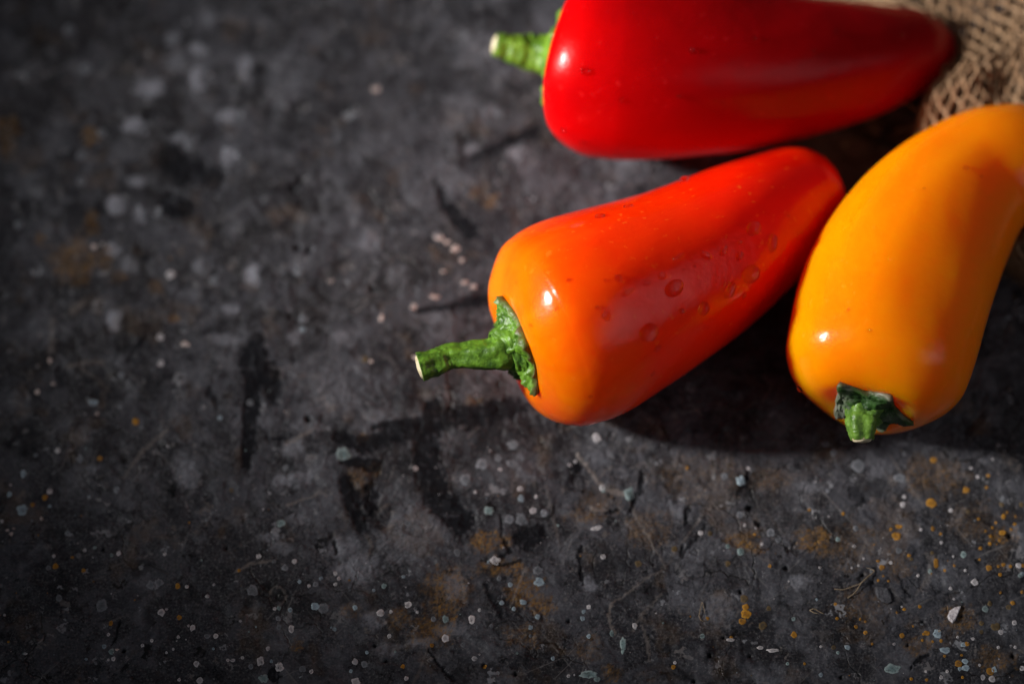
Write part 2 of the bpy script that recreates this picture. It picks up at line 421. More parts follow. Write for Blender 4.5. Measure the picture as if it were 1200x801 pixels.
# ---- slate material
def make_slate():
    t = NT("slate")
    mk = t.attr("marks")
    sep = t.n('ShaderNodeSeparateColor'); t.l(mk.outputs['Color'], sep.inputs[0])
    dark, rust, chalk = sep.outputs[0], sep.outputs[1], sep.outputs[2]
    vein = mk.outputs['Alpha']
    n1 = t.noise(55, 6, .65); n2 = t.noise(320, 5, .7); n3 = t.noise(1700, 3, .6); n4 = t.noise(22, 4, .6)
    base = t.ramp(n1, [(.30, (.014, .0140, .0170)), (.5, (.035, .0355, .0425)), (.70, (.068, .069, .082))])
    base = t.mix(t.ramp(n2, [(.35, 0.0), (.75, .55)]), base, (.078, .078, .090))
    base = t.mix(t.ramp(n4, [(.46, 0.0), (.68, .35)]), base, (.044, .039, .038))
    base = t.mix(t.ramp(n3, [(.36, .8), (.48, 0.0)]), base, (.008, .008, .010))
    base = t.mix(t.ramp(n3, [(.56, 0.0), (.66, .6)]), base, (.17, .160, .158))
    # peeled layers, scratches, grain
    w_ = t.n('ShaderNodeTexNoise'); w_.inputs['Scale'].default_value = 60; w_.inputs['Detail'].default_value = 9; w_.inputs['Roughness'].default_value = .62
    t.l(t.obj(), w_.inputs['Vector'])
    peel = t.ramp(w_.outputs['Fac'], [(.505, 0.0), (.525, 1.0)])
    base = t.mix(t.math('MULTIPLY', peel, .5), base, t.mix(n3, (.035, .035, .042), (.135, .136, .157)))
    peel2 = t.ramp(t.noise(95, 9, .66), [(.57, 0.0), (.585, 1.0)])
    base = t.mix(t.math('MULTIPLY', peel2, .55), base, (.008, .008, .010))
    scr = None
    for ang, sx in ((.35, 900), (1.15, 820), (2.45, 960), (.75, 760)):
        mr = t.n('ShaderNodeMapping'); mr.inputs['Rotation'].default_value = (0, 0, ang); t.l(t.obj(), mr.inputs['Vector'])
        mp = t.n('ShaderNodeMapping'); mp.inputs['Scale'].default_value = (sx, 34, 34); mp.inputs['Location'].default_value = (ang * 7, ang * 3, 0)
        t.l(mr.outputs[0], mp.inputs['Vector'])
        f_ = t.ramp(t.noise(1.0, 2, .5, vec=mp.outputs[0]), [(.685, 0.0), (.715, 1.0)])
        scr = f_ if scr is None else t.math('MAXIMUM', scr, f_)
    scr = t.math('MULTIPLY', scr, t.ramp(n4, [(.40, .0), (.60, .6)]))
    base = t.mix(scr, base, (.18, .17, .168))
    vo = t.n('ShaderNodeTexVoronoi', feature='DISTANCE_TO_EDGE'); vo.inputs['Scale'].default_value = 34
    vd = t.n('ShaderNodeVectorMath', operation='ADD')
    nz = t.n('ShaderNodeTexNoise'); nz.inputs['Scale'].default_value = 90; nz.inputs['Detail'].default_value = 4
    t.l(t.obj(), nz.inputs['Vector'])
    vs = t.n('ShaderNodeVectorMath', operation='SCALE'); vs.inputs['Scale'].default_value = .022
    t.l(nz.outputs['Color'], vs.inputs[0]); t.l(t.obj(), vd.inputs[0]); t.l(vs.outputs[0], vd.inputs[1]); t.l(vd.outputs[0], vo.inputs['Vector'])
    crk = t.math('MULTIPLY', t.ramp(vo.outputs['Distance'], [(0.0, 1.0), (.016, 0.0)]), t.ramp(n4, [(.46, 0.0), (.54, 1.0)]))
    base = t.mix(crk, base, (.008, .008, .009))
    for sc_, lo_, hi_ in ((240, .045, .955), (520, .05, .95)):      # pale flecks and black pinholes of every size
        vf = t.n('ShaderNodeTexVoronoi'); vf.inputs['Scale'].default_value = sc_
        vw = t.n('ShaderNodeVectorMath', operation='SCALE'); vw.inputs['Scale'].default_value = 2.2 / sc_
        va = t.n('ShaderNodeVectorMath', operation='ADD'); nw = t.n('ShaderNodeTexNoise'); nw.inputs['Scale'].default_value = sc_ * 2.2
        t.l(t.obj(), nw.inputs['Vector']); t.l(nw.outputs['Color'], vw.inputs[0]); t.l(t.obj(), va.inputs[0]); t.l(vw.outputs[0], va.inputs[1]); t.l(va.outputs[0], vf.inputs['Vector'])
        sp_ = t.n('ShaderNodeSeparateColor'); t.l(vf.outputs['Color'], sp_.inputs[0])
        core = t.ramp(vf.outputs['Distance'], [(.30, 1.0), (.42, 0.0)])
        pale = t.math('MULTIPLY', core, t.ramp(sp_.outputs[0], [(hi_ - .004, 0.0), (hi_, .75)]))
        pin = t.math('MULTIPLY', core, t.ramp(sp_.outputs[0], [(lo_, .9), (lo_ + .004, 0.0)]))
        base = t.mix(pale, base, t.mix(sp_.outputs[1], (.13, .11, .10), (.30, .31, .34)))
        base = t.mix(pin, base, (.005, .005, .006))
    c = t.mix(t.math('MULTIPLY', chalk, .95, True), base, t.mix(n2, (.20, .205, .24), (.46, .47, .53)))
    rc = t.mix(n2, (.085, .048, .020), (.36, .185, .04))
    c = t.mix(t.math('MULTIPLY', rust, t.ramp(n2, [(.3, .25), (.6, 1.0)])), c, rc)
    c = t.mix(t.math('MULTIPLY', vein, .8), c, t.mix(n2, (.11, .09, .08), (.30, .26, .24)))
    c = t.mix(t.math('MULTIPLY', dark, .93), c, t.mix(n2, (.003, .003, .004), (.014, .015, .019)))
    t.l(c, t.b.inputs['Base Color'])
    rgh = t.ramp(n2, [(.3, .30), (.7, .60)])
    t.l(rgh, t.b.inputs['Roughness'])
    t.l(t.ramp(dark, [(0.0, .26), (.7, .08)]), t.b.inputs['Specular IOR Level'])
    hsum = t.math('ADD', t.math('ADD', t.math('MULTIPLY', n2, .6), t.math('MULTIPLY', n3, .4)), t.math('SUBTRACT', t.math('MULTIPLY', peel, .35), t.math('ADD', t.math('MULTIPLY', crk, .8), t.math('MULTIPLY', peel2, .4))))
    t.l(t.bump(hsum, .62, .0005), t.b.inputs['Normal'])
    return t.m

def axis_coords(lo, hi, step, far):
    c = list(np.arange(lo, hi + step * .5, step))
    s, x, right = step, c[-1], []
    while x < far:
        s *= 1.22; x += s; right.append(x)
    s, x, left = step, c[0], []
    while x > -far:
        s *= 1.22; x -= s; left.append(x)
    return np.array(left[::-1] + c + right)

xs = axis_coords(-.150, .152, .00034, 0.62)
ys = axis_coords(-.105, .118, .00034, 0.55)
GX, GY = np.meshgrid(xs, ys)
H, mD, mR, mC, mV = slate_fields(GX.ravel(), GY.ravel())
_bx = np.maximum(np.abs(GX.ravel()) - .152, np.maximum(GY.ravel() - .118, -.105 - GY.ravel()))
_w = 1 - sstep(.01, .06, _bx)                         # the coarse outer sheet keeps no fine marks
H, mD, mR, mC, mV = H * _w, mD * _w, mR * _w, mC * _w, mV * _w
me = mesh_np("slate_tabletop", np.stack([GX.ravel(), GY.ravel(), H], 1), [ringgrid(len(ys), len(xs), closed=False)])
cattr(me, "marks", np.stack([mD, mR, mC, mV], 1))
slate = tag(obj("slate_tabletop", me, make_slate()), "weathered dark slate surface with stains, cracks and paint spatter", None, None, "structure")

def grid_z(x, y):
    """height of the built sheet under a point"""
    i = int(np.clip(np.searchsorted(xs, x) - 1, 0, len(xs) - 2)); j = int(np.clip(np.searchsorted(ys, y) - 1, 0, len(ys) - 2))
    Hh = H.reshape(len(ys), len(xs))
    fx = (x - xs[i]) / (xs[i + 1] - xs[i]); fy = (y - ys[j]) / (ys[j + 1] - ys[j])
    return float((Hh[j, i] * (1 - fx) + Hh[j, i + 1] * fx) * (1 - fy) + (Hh[j + 1, i] * (1 - fx) + Hh[j + 1, i + 1] * fx) * fy)

# ------------------------------------------------------------------ peppers
def catmull(P, n_per=24):
    P = [np.array(p, float) for p in P]
    P = [2 * P[0] - P[1]] + P + [2 * P[-1] - P[-2]]
    out = []
    for k in range(1, len(P) - 2):
        p0, p1, p2, p3 = P[k - 1:k + 3]
        for t in np.linspace(0, 1, n_per, endpoint=False):
            out.append(.5 * ((2 * p1) + (-p0 + p2) * t + (2 * p0 - 5 * p1 + 4 * p2 - p3) * t * t + (-p0 + 3 * p1 - 3 * p2 + p3) * t ** 3))
    out.append(P[-2])
    return np.array(out)

class Axis:
    def __init__(self, stations, lift=0.0):
        pts = []
        for st in stations:
            px, py, rp = st[:3]
            up_ = st[3] if len(st) > 3 else lift
            z = .02
            for _ in range(4):
                p = at(px, py, z); r = rp * mpp(p); z = r + up_
            pts.append((p.x, p.y, p.z, r))
        c = catmull(pts)
        self.P, self.Rr = c[:, :3], c[:, 3]
        self.d = np.concatenate([[0], np.cumsum(np.linalg.norm(np.diff(self.P, axis=0), axis=1))])
        self.L = self.d[-1]
        T = np.gradient(self.P, self.d, axis=0); T /= np.linalg.norm(T, axis=1)[:, None]
        self.T = T
    def _i(self, arr, d):
        d = np.asarray(d, float)
        if arr.ndim == 1: return np.interp(d, self.d, arr)
        return np.stack([np.interp(d, self.d, arr[:, k]) for k in range(3)], -1)
    def c(self, d):
        d = np.asarray(d, float)
        p = self._i(self.P, d)
        ext = np.minimum(d, 0)[..., None] * self.T[0] + np.maximum(d - self.L, 0)[..., None] * self.T[-1]
        return p + ext
    def r(self, d): return self._i(self.Rr, d)
    def frame(self, d):
        T = self._i(self.T, d); T = T / np.linalg.norm(T, axis=-1, keepdims=True)
        Z = np.array([0, 0, 1.0])
        B = np.cross(T, Z); B /= np.linalg.norm(B, axis=-1, keepdims=True)
        N = np.cross(B, T)
        return T, B, N

class PepperForm:
    """surface of a pepper: point(rho or d, theta)"""
    def __init__(self, stations, Ls, Lt, dimple=.25, lobes=((3, .03, 0.),), furrows=(), p_s=2.4, p_t=2.2, seed=1, lift=0.0, shoulder_lobe=.06, rough=.019):
        self.ax = Axis(stations, lift)
        self.Ls, self.Lt = Ls, Lt
        self.dim, self.lobes, self.furrows, self.ps, self.pt, self.seed = dimple, lobes, furrows, p_s, p_t, seed
        self.sl, self.rough = shoulder_lobe, rough
    def mod(self, d, th):
        t = d / self.ax.L
        m = 1.0
        for n, a, ph in self.lobes:
            m = m + a * np.cos(n * (th - ph)) * (1 - .35 * t)
        for th_f, wdt, dep, t0, t1 in self.furrows:
            dth = (th - th_f + np.pi) % (2 * np.pi) - np.pi
            env = sstep(t0 - .12, t0 + .12, t) * (1 - sstep(t1 - .12, t1 + .12, t))
            m = m - dep * np.exp(-(dth / wdt) ** 2) * env
        m = m + self.rough * pn(np.cos(th) * 1.3 + t * 2.2, np.sin(th) * 1.3, t * 3.1, self.seed)
        m = m + self.rough * .35 * pn(np.cos(th) * 3 + t * 5, np.sin(th) * 3, t * 6.0, self.seed + 5)
        return m
    def shoulder_d(self, rho, th):
        """axial place of the shoulder surface at the radius fraction rho"""
        d = self.Ls * (1 - (1 - np.clip(rho, 0, 1) ** self.ps) ** (1 / self.ps))
        R0 = self.ax.r(self.Ls)
        dim = self.dim * R0 * (1 - sstep(0, .62, rho))
        lob = self.sl * R0 * sstep(.25, .62, rho) * (1 - sstep(.7, 1., rho)) * (-.5 - .5 * np.cos(self.lobes[0][0] * (th - self.lobes[0][2])))
        return d + dim + lob
    def pt(self, d, rr, th):
        pass
    def surf(self, d, R_, th):
        T, B, N = self.ax.frame(d)
        return self.ax.c(d) + (R_ * np.cos(th))[..., None] * B + (R_ * np.sin(th))[..., None] * N
    def rows(self, n_th):
        th = np.linspace(0, 2 * np.pi, n_th, endpoint=False)
        V, tt, rh = [], [], []
        for rho in np.concatenate([np.linspace(.02, .62, 16), 1 - (1 - np.linspace(.62, 1, 30)[1:]) ** 1.0]):
            if rho >= .9995: continue
            r_ = np.full(n_th, rho)
            d = self.shoulder_d(r_, th)
            R_ = rho * self.ax.r(self.Ls) * (self.ax.r(np.maximum(d, 0)) / self.ax.r(self.Ls)) ** .5 * self.mod(d, th)
            V.append(self.surf(d, R_, th)); tt.append(d / self.ax.L)
        L = self.ax.L
        ds = np.concatenate([np.linspace(self.Ls, L - self.Lt, 90)[:-1], L - self.Lt + self.Lt * np.sin(np.linspace(0, np.pi / 2, 34)[:-1])])
        for d0 in ds:
            d = np.full(n_th, d0)
            cap = 1.0
            if d0 > L - self.Lt:
                x = (d0 - (L - self.Lt)) / self.Lt
                cap = (1 - x ** self.pt_) ** (1 / self.pt_)
            blend = (self.ax.r(d0) / self.ax.r(self.Ls)) ** 0
            V.append(self.surf(d, self.ax.r(d) * self.mod(d, th) * cap, th)); tt.append(d / L)
        return V, tt
    @property
    def pt_(self): return self._pt
    def build(self, name, mat, parent, n_th=128):
        V, tt = self.rows(n_th)
        nr = len(V)
        P = np.concatenate(V); A = np.concatenate(tt)
        ang = np.tile(np.linspace(0, 2 * np.pi, n_th, endpoint=False), nr)
        first = P[:n_th].mean(0); last = self.ax.c(np.array([self.ax.L]))[0]
        P = np.concatenate([P, [first], [last]]); A = np.concatenate([A, [A[0]], [1.0]]); ang = np.concatenate([ang, [0], [0]])
        P[:, 2] = np.maximum(P[:, 2], .00025)
        j = np.arange(n_th); j2 = (j + 1) % n_th
        c0, c1 = nr * n_th, nr * n_th + 1; o = (nr - 1) * n_th
        me = mesh_np(name, P, [ringgrid(nr, n_th)[:, ::-1], np.stack([np.full(n_th, c0), j, j2], 1)[:, ::-1], np.stack([o + j, np.full(n_th, c1), o + j2], 1)])
        attr(me, "along", A); attr(me, "ca", np.cos(ang)); attr(me, "sa", np.sin(ang))
        o_ = obj(name, me, mat, parent)
        self.P, self.me = P, me
        return o_

def pepper_mat(name, stops, blot, rough=.19, sss=.8, streak=.25, spec=.32, scat=(.024, .40, .12)):
    t = NT(name)
    al = t.attr("along").outputs['Fac']
    ca, sa = t.attr("ca").outputs['Fac'], t.attr("sa").outputs['Fac']
    cv = t.n('ShaderNodeCombineXYZ')
    t.l(t.math('MULTIPLY', al, .9), cv.inputs[0]); t.l(ca, cv.inputs[1]); t.l(sa, cv.inputs[2])
    n_st = t.noise(2.2, 4, .55, vec=cv.outputs[0])
    n_bl = t.noise(45, 3, .5)
    fac = t.math('ADD', al, t.math('MULTIPLY', t.math('SUBTRACT', n_st, .5), streak))
    c = t.ramp(fac, stops)
    c = t.mix(t.ramp(n_bl, [(.45, 0.0), (.72, .55)]), c, blot)
    fl = t.ramp(t.noise(520, 2, .5), [(.66, 0.0), (.71, .22)])
    c = t.mix(fl, c, tuple(min(1., x * 1.25 + .02) for x in stops[0][1]))
    t.l(c, t.b.inputs['Base Color'])
    t.b.inputs['Roughness'].default_value = rough
    t.b.inputs['Specular IOR Level'].default_value = spec
    t.b.inputs['Subsurface Weight'].default_value = sss
    t.b.inputs['Subsurface Radius'].default_value = (1.0, scat[1], scat[2])
    t.b.inputs['Subsurface Scale'].default_value = scat[0]
    t.b.inputs['Coat Weight'].default_value = .0
    nb = t.noise(170, 3, .5); nf = t.noise(900, 2, .5)
    b1 = t.bump(nb, .12, .0018)
    b2 = t.bump(nf, .06, .0003, b1)
    t.l(b2, t.b.inputs['Normal'])
    return t.m

def stem_mat(name, lo, hi, dry=None, dry_amt=0.0):
    t = NT(name)
    n1 = t.noise(260, 4, .6); n2 = t.noise(900, 3, .6); n3 = t.noise(120, 3, .55)
    c = t.ramp(n1, [(.32, lo), (.66, hi)])
    c = t.mix(t.ramp(n2, [(.52, 0.0), (.75, .45)]), c, tuple(min(1, x * 1.9 + .02) for x in hi))
    c = t.mix(t.math('MULTIPLY', t.ramp(t.attr('rim').outputs['Fac'], [(.88, 0.0), (.97, 1.0)]), t.ramp(n3, [(.35, .25), (.6, .9)])), c, (.11, .085, .035))
    if dry:
        c = t.mix(t.math('MULTIPLY', t.ramp(n3, [(.42, 0.0), (.62, 1.0)]), dry_amt), c, dry)
    t.l(c, t.b.inputs['Base Color'])
    t.b.inputs['Roughness'].default_value = .45
    t.b.inputs['Specular IOR Level'].default_value = .45
    t.b.inputs['Subsurface Weight'].default_value = .06
    t.b.inputs['Subsurface Radius'].default_value = (.5, 1., .2)
    t.b.inputs['Subsurface Scale'].default_value = .002
    t.l(t.bump(n1, .6, .0008, t.bump(n2, .45, .0003)), t.b.inputs['Normal'])
    return t.m

t_ = NT("cut_stem_pith")
_n = t_.noise(700, 4, .6)
t_.l(t_.ramp(_n, [(.3, (.42, .33, .17)), (.7, (.78, .70, .50))]), t_.b.inputs['Base Color'])
t_.b.inputs['Roughness'].default_value = .7
PITH = t_.m

def tube(pts, radii, n_s=20, wrinkle=None, cap=True, n_per=10):
    """tube through the points; wrinkle(i_fraction, theta) multiplies the radius"""
    C = catmull([tuple(p) + (r,) for p, r in zip(pts, radii)], n_per)
    P, Rr = C[:, :3], C[:, 3]
    T = np.gradient(P, axis=0); T /= np.linalg.norm(T, axis=1)[:, None] + 1e-12
    ref = np.array([0, 0, 1.0]) if abs(T[:, 2]).max() < .85 else np.array([1.0, 0, 0])
    B = np.cross(T, ref); B /= np.linalg.norm(B, axis=1)[:, None]; N = np.cross(B, T)
    th = np.linspace(0, 2 * np.pi, n_s, endpoint=False)
    n = len(P)
    f = np.linspace(0, 1, n)[:, None]
    w = wrinkle(f, th[None, :]) if wrinkle else 1.0
    rad = Rr[:, None] * w
    V = P[:, None, :] + (rad * np.cos(th))[..., None] * B[:, None, :] + (rad * np.sin(th))[..., None] * N[:, None, :]
    F = [ringgrid(n, n_s)[:, ::-1]]
    V = V.reshape(-1, 3)
    if cap:
        j = np.arange(n_s); j2 = (j + 1) % n_s; o = (n - 1) * n_s
        V = np.concatenate([V, [P[0]], [P[-1]]]); a, b = len(V) - 2, len(V) - 1
        F += [np.stack([np.full(n_s, a), j, j2], 1), np.stack([np.full(n_s, b), o + j2, o + j], 1)]
    return V, F, (P, Rr, T, B, N)

def make_calyx(form, name, mat, parent, rho_c, n_lobe, spike, funnel_h, neck, seed, thick=.0009, curl=0.0, off=(0, 0), crumple=.0007):
    """green cap lying on the shoulder, drawn up into the foot of the stem"""
    ax = form.ax; R0 = ax.r(form.Ls)
    n_th, n_r = 110, 34
    th = np.linspace(0, 2 * np.pi, n_th, endpoint=False)
    rs = np.random.RandomState(seed)
    lob = np.zeros(n_th)
    for k in range(n_lobe):
        a = 2 * np.pi * (k + rs.uniform(-.22, .22)) / n_lobe
        dth = (th - a + np.pi) % (2 * np.pi) - np.pi
        lob = np.maximum(lob, rs.uniform(.6, 1.1) * np.exp(-np.abs(dth / .26) ** 1.3))
    rmax = rho_c * (1 - spike * .45 + spike * lob) + .012 * pn(np.cos(th) * 3, np.sin(th) * 3, 0, seed)
    Tt, Bb, Nn = ax.frame(np.array([0.0])); Tt, Bb, Nn = Tt[0], Bb[0], Nn[0]
    top, bot = [], []
    for i in range(n_r):
        s = i / (n_r - 1)                        # 0 rim -> 1 neck
        rho = rmax * (1 - s) + neck * s
        d = form.shoulder_d(rho, th)
        Rr = rho * R0
        base = ax.c(d * 0)[:, :] + d[:, None] * Tt
        rise = thick * min(1, .25 + s * 6) + funnel_h * s ** 2.1
        cx, cy = np.cos(th) * Rr * 1000, np.sin(th) * Rr * 1000
        cr = crumple * fbm(cx * .35, cy * .35, s * 1.5, seed + 3, 3, .6) * (1 - .4 * s)
        rib = .0005 * np.cos(n_lobe * th * 1.0) * s * (1 - s) * 2
        edge = curl * np.maximum(0, lob - .5) * (1 - s) ** 3
        p = base - (rise + np.abs(cr) + rib + edge)[:, None] * Tt + (Rr * np.cos(th) + off[0] * s)[:, None] * Bb + (Rr * np.sin(th) + off[1] * s)[:, None] * Nn
        top.append(p)
        bot.append(base + .0006 * Tt + (Rr * .97 * np.cos(th))[:, None] * Bb + (Rr * .97 * np.sin(th))[:, None] * Nn + (-edge)[:, None] * Tt * .8)
    form.neck, form.Tn = top[-1].mean(0), Tt
    V = np.concatenate(bot[:6][::-1] + top)
    me = mesh_np(name, V, [ringgrid(n_r + 6, n_th)[:, ::-1]])
    attr(me, "rim", np.repeat(np.concatenate([np.ones(6), 1 - np.linspace(0, 1, n_r)]), n_th))
    return obj(name, me, mat, parent)

def make_stem(form, name, mat, parent, tail, radii, seed, ridge=.07, wr=.10, end_convex=.0006, end_scale=.86):
    nk, Tn = form.neck, form.Tn
    pts = [tuple(nk + Tn * .005), tuple(nk + Tn * .0015), tuple(nk - Tn * .002)] + [v3(x, y, float(nk[2]) + dz) for x, y, dz in tail]
    def w(f, th):
        return 1 + ridge * np.cos(5 * th + 1.2 * f + seed) + wr * pn(np.cos(th) * 1.6 + seed, np.sin(th) * 1.6, f * 9, seed) + .06 * pn(np.cos(th) * 4, np.sin(th) * 4, f * 26, seed + 2) - .06 * np.exp(-((f - .55) / .03) ** 2)
    V, F, (P, Rr, T, B, N) = tube(pts, radii, 40, w, True, 22)
    s = obj(name, mesh_np(name, V, F), mat, parent)
    # pale cut face
    th = np.linspace(0, 2 * np.pi, 28, endpoint=False)
    Vc = [P[-1] + T[-1] * end_convex * 1.3]
    for k, (fr, hgt) in enumerate(((.35, 1.15), (.7, .9), (.93, .5), (1.0, -.6))):
        r_ = Rr[-1] * end_scale * fr * (1 + .06 * np.cos(3 * th + seed) + .05 * np.cos(5 * th))
        Vc += list(P[-1] + T[-1] * end_convex * hgt + (r_ * np.cos(th))[:, None] * B[-1] + (r_ * np.sin(th))[:, None] * N[-1])
    n = 28; j = np.arange(n); j2 = (j + 1) % n
    Fc = [np.stack([np.zeros(n, int), 1 + j2, 1 + j], 1)] + [np.stack([1 + k * n + j, 1 + k * n + j2, 1 + (k + 1) * n + j2, 1 + (k + 1) * n + j], 1) for k in range(3)]
    obj("cut_end", mesh_np("cut_end", np.array(Vc), Fc), PITH, s)
    return s

def pepper_root(form, name, label):
    e = bpy.data.objects.new(name, None); col.objects.link(e)
    e.empty_display_size = .02
    return tag(e, label, "pepper", "sweet peppers lying on the slate")

def v3(px, py, z):
    p = at(px, py, z); return (p.x, p.y, p.z)

# --- orange pepper
ORANGE = PepperForm([(601, 406, 108, .0043), (640, 391, 117, .0016), (691, 367, 121), (800, 315, 102), (878, 268, 85), (932, 234, 66), (974, 213, 56)],
                    Ls=.0135, Lt=.0115, dimple=.19, lobes=((3, .022, 1.2), (2, .012, .4)),
                    furrows=((1.05, .30, .05, .18, .86), (2.45, .34, .03, .3, 1.0), (.2, .4, .02, .2, .8)), p_s=2.5, seed=3, lift=.0002, shoulder_lobe=.05)
ORANGE._pt = 2.6
M_or = pepper_mat("orange_pepper_skin", [(0.0, (.96, .185, .0005)), (.10, (.96, .120, .0005)), (.26, (.95, .036, .0005)), (.60, (.88, .012, .0005)), (1.0, (.66, .004, .0005))], (.95, .032, .0005), sss=.6, scat=(.040, .18, .03), spec=.26)
pep_o = pepper_root(ORANGE, "sweet_pepper", "orange-red pepper dotted with water drops, its green stem pointing left")
body_o = ORANGE.build("body", M_or, pep_o)
M_so = stem_mat("green_stem", (.016, .055, .004), (.125, .265, .018))
make_calyx(ORANGE, "calyx", M_so, pep_o, .45, 5, .34, .0062, .15, 5, curl=.0012, crumple=.0017, thick=.0013)
make_stem(ORANGE, "stem", M_so, pep_o, [(532, 417, -.0006), (512, 424, -.0009), (492, 430, -.0012)],
          [.0078, .0057, .0039, .0031, .0032, .0035], 4)

# --- yellow pepper
YELLOW = PepperForm([(1014, 481, 100, .0026), (1027, 430, 107, .0008), (1052, 342, 108, .0004), (1092, 266, 97, .0012), (1138, 217, 81, .0028), (1190, 190, 70, .004), (1248, 170, 46, .0045)],
                    Ls=.0145, Lt=.0145, dimple=.13, lobes=((3, .035, 2.75), (2, .012, .3)),
                    furrows=((1.15, .40, .06, .20, .82), (2.0, .22, .03, .42, .74)), p_s=2.5, seed=9, shoulder_lobe=.05, rough=.02)
YELLOW._pt = 2.3
M_ye = pepper_mat("yellow_pepper_skin", [(0.0, (.96, .235, .0005)), (.3, (.97, .252, .0005)), (.7, (.96, .225, .0005)), (1.0, (.94, .18, .0005))], (.95, .195, .0005), streak=.2, sss=1.0, scat=(.028, .42, .12), spec=.28)
pep_y = pepper_root(YELLOW, "sweet_pepper", "amber yellow pepper with a short stem stub facing the viewer")
YELLOW.build("body", M_ye, pep_y)
M_sy = stem_mat("dark_calyx_green", (.006, .020, .006), (.030, .085, .014), (.20, .21, .17), .75)
M_sy2 = stem_mat("pale_stem_green", (.035, .095, .010), (.14, .27, .03))
cal_y = make_calyx(YELLOW, "calyx", M_sy, pep_y, .44, 5, .5, .0028, .18, 12, curl=.0012, crumple=.0010)
tag(cal_y, "dark calyx with dry whitish film")
make_stem(YELLOW, "stem", M_sy2, pep_y, [(1011, 515, -.0012)],
          [.0052, .0047, .0037, .0026], 7, ridge=.12, wr=.07, end_scale=.9)

# --- red pepper
RED = PepperForm([(668, 69, 104), (710, 75, 113), (800, 80, 107), (900, 82, 91), (1000, 73, 70), (1062, 62, 53), (1116, 53, 38)],
                 Ls=.0125, Lt=.012, dimple=.05, lobes=((3, .03, .2), (2, .01, 1.)),
                 furrows=((.55, .32, .045, .1, .9), (1.75, .4, .03, .15, .8)), p_s=3.1, seed=21, lift=.0002, shoulder_lobe=.07)
RED._pt = 2.0
M_re = pepper_mat("red_pepper_skin", [(0.0, (.50, .0005, .001)), (.30, (.36, .0005, .002)), (1.0, (.27, .0005, .003))], (.30, .0005, .002), spec=.11, rough=.24)
pep_r = pepper_root(RED, "sweet_pepper", "glossy deep red pepper with pale cut stem at left, tip against the burlap")
RED.build("body", M_re, pep_r)
M_sr = stem_mat("fresh_stem_green", (.055, .14, .008), (.17, .30, .02))
make_calyx(RED, "calyx", M_sr, pep_r, .50, 5, .30, .0055, .17, 31, curl=.0012, thick=.0026, crumple=.0012)
make_stem(RED, "stem", M_sr, pep_r, [(612, 60, .0004), (596, 56, .001), (580, 52, .0018)],
          [.0056, .0052, .0048, .0042, .0035, .0029], 10)

# ------------------------------------------------------------------ water drops on the peppers
def water_mat():
    t = NT("water")
    t.t.nodes.remove(t.b)
    g = t.n('ShaderNodeBsdfGlass'); g.inputs['IOR'].default_value = 1.33; g.inputs['Color'].default_value = (.91, .89, .89, 1); g.inputs['Roughness'].default_value = 0.0  # grey glass tint darkens the drops, standing in for shade inside them
    tr = t.n('ShaderNodeBsdfTransparent')
    mx = t.n('ShaderNodeMixShader'); mx.inputs[0].default_value = 1.0
    t.l(tr.outputs[0], mx.inputs[1]); t.l(g.outputs[0], mx.inputs[2]); t.l(mx.outputs[0], t.out.inputs[0])
    return t.m
WATER = water_mat()

def bvh(form):
    return BVHTree.FromPolygons([Vector(p) for p in form.P], [tuple(p.vertices) for p in form.me.polygons])

def drop(tree, px, py, a_px, b_px, ang, seed, parent, hfrac=1.1):
    """a_px, b_px half axes in the picture; ang its tilt; sits on the skin"""
    d = ray(px, py).normalized()
    hit, nrm, _, _ = tree.ray_cast(CAM, d)
    if hit is None: return
    if nrm.dot(d) > 0: nrm = -nrm
    s = mpp(hit)
    tu = (RIGHT * math.cos(ang) + UP * math.sin(ang)); tu = (tu - nrm * tu.dot(nrm)).normalized(); tv = nrm.cross(tu)
    a, b = a_px * s * 1.12, b_px * s * 1.12
    n, m = 22, 7
    th = np.linspace(0, 2 * np.pi, n, endpoint=False)
    wob = 1 + .14 * pn(np.cos(th) * 1.5 + seed, np.sin(th) * 1.5, seed * .37, seed)
    hgt = hfrac * min(a, b)
    V, F = [], []
    def put(x, y, z):
        q = hit + tu * x + tv * y
        near, nn, _, _ = tree.find_nearest(q)
        if nn.dot(nrm) < 0: nn = -nn
        V.append(near + nn * z)
    for k in range(m):
        f = 1 - k / m
        z = hgt * (1 - f ** 2) ** .5 - (.00012 if k == 0 else 0)
        for q in range(n): put(a * f * wob[q] * math.cos(th[q]), b * f * wob[q] * math.sin(th[q]), z)
    put(0, 0, hgt)
    put(0, 0, -.00012)
    top, bot = m * n, m * n + 1
    j = np.arange(n); j2 = (j + 1) % n; o = (m - 1) * n
    F = [ringgrid(m, n), np.stack([o + j, o + j2, np.full(n, top)], 1), np.stack([j2, j, np.full(n, bot)], 1)]
    obj("water_drop", mesh_np("water_drop", np.array(V), F), WATER, parent)

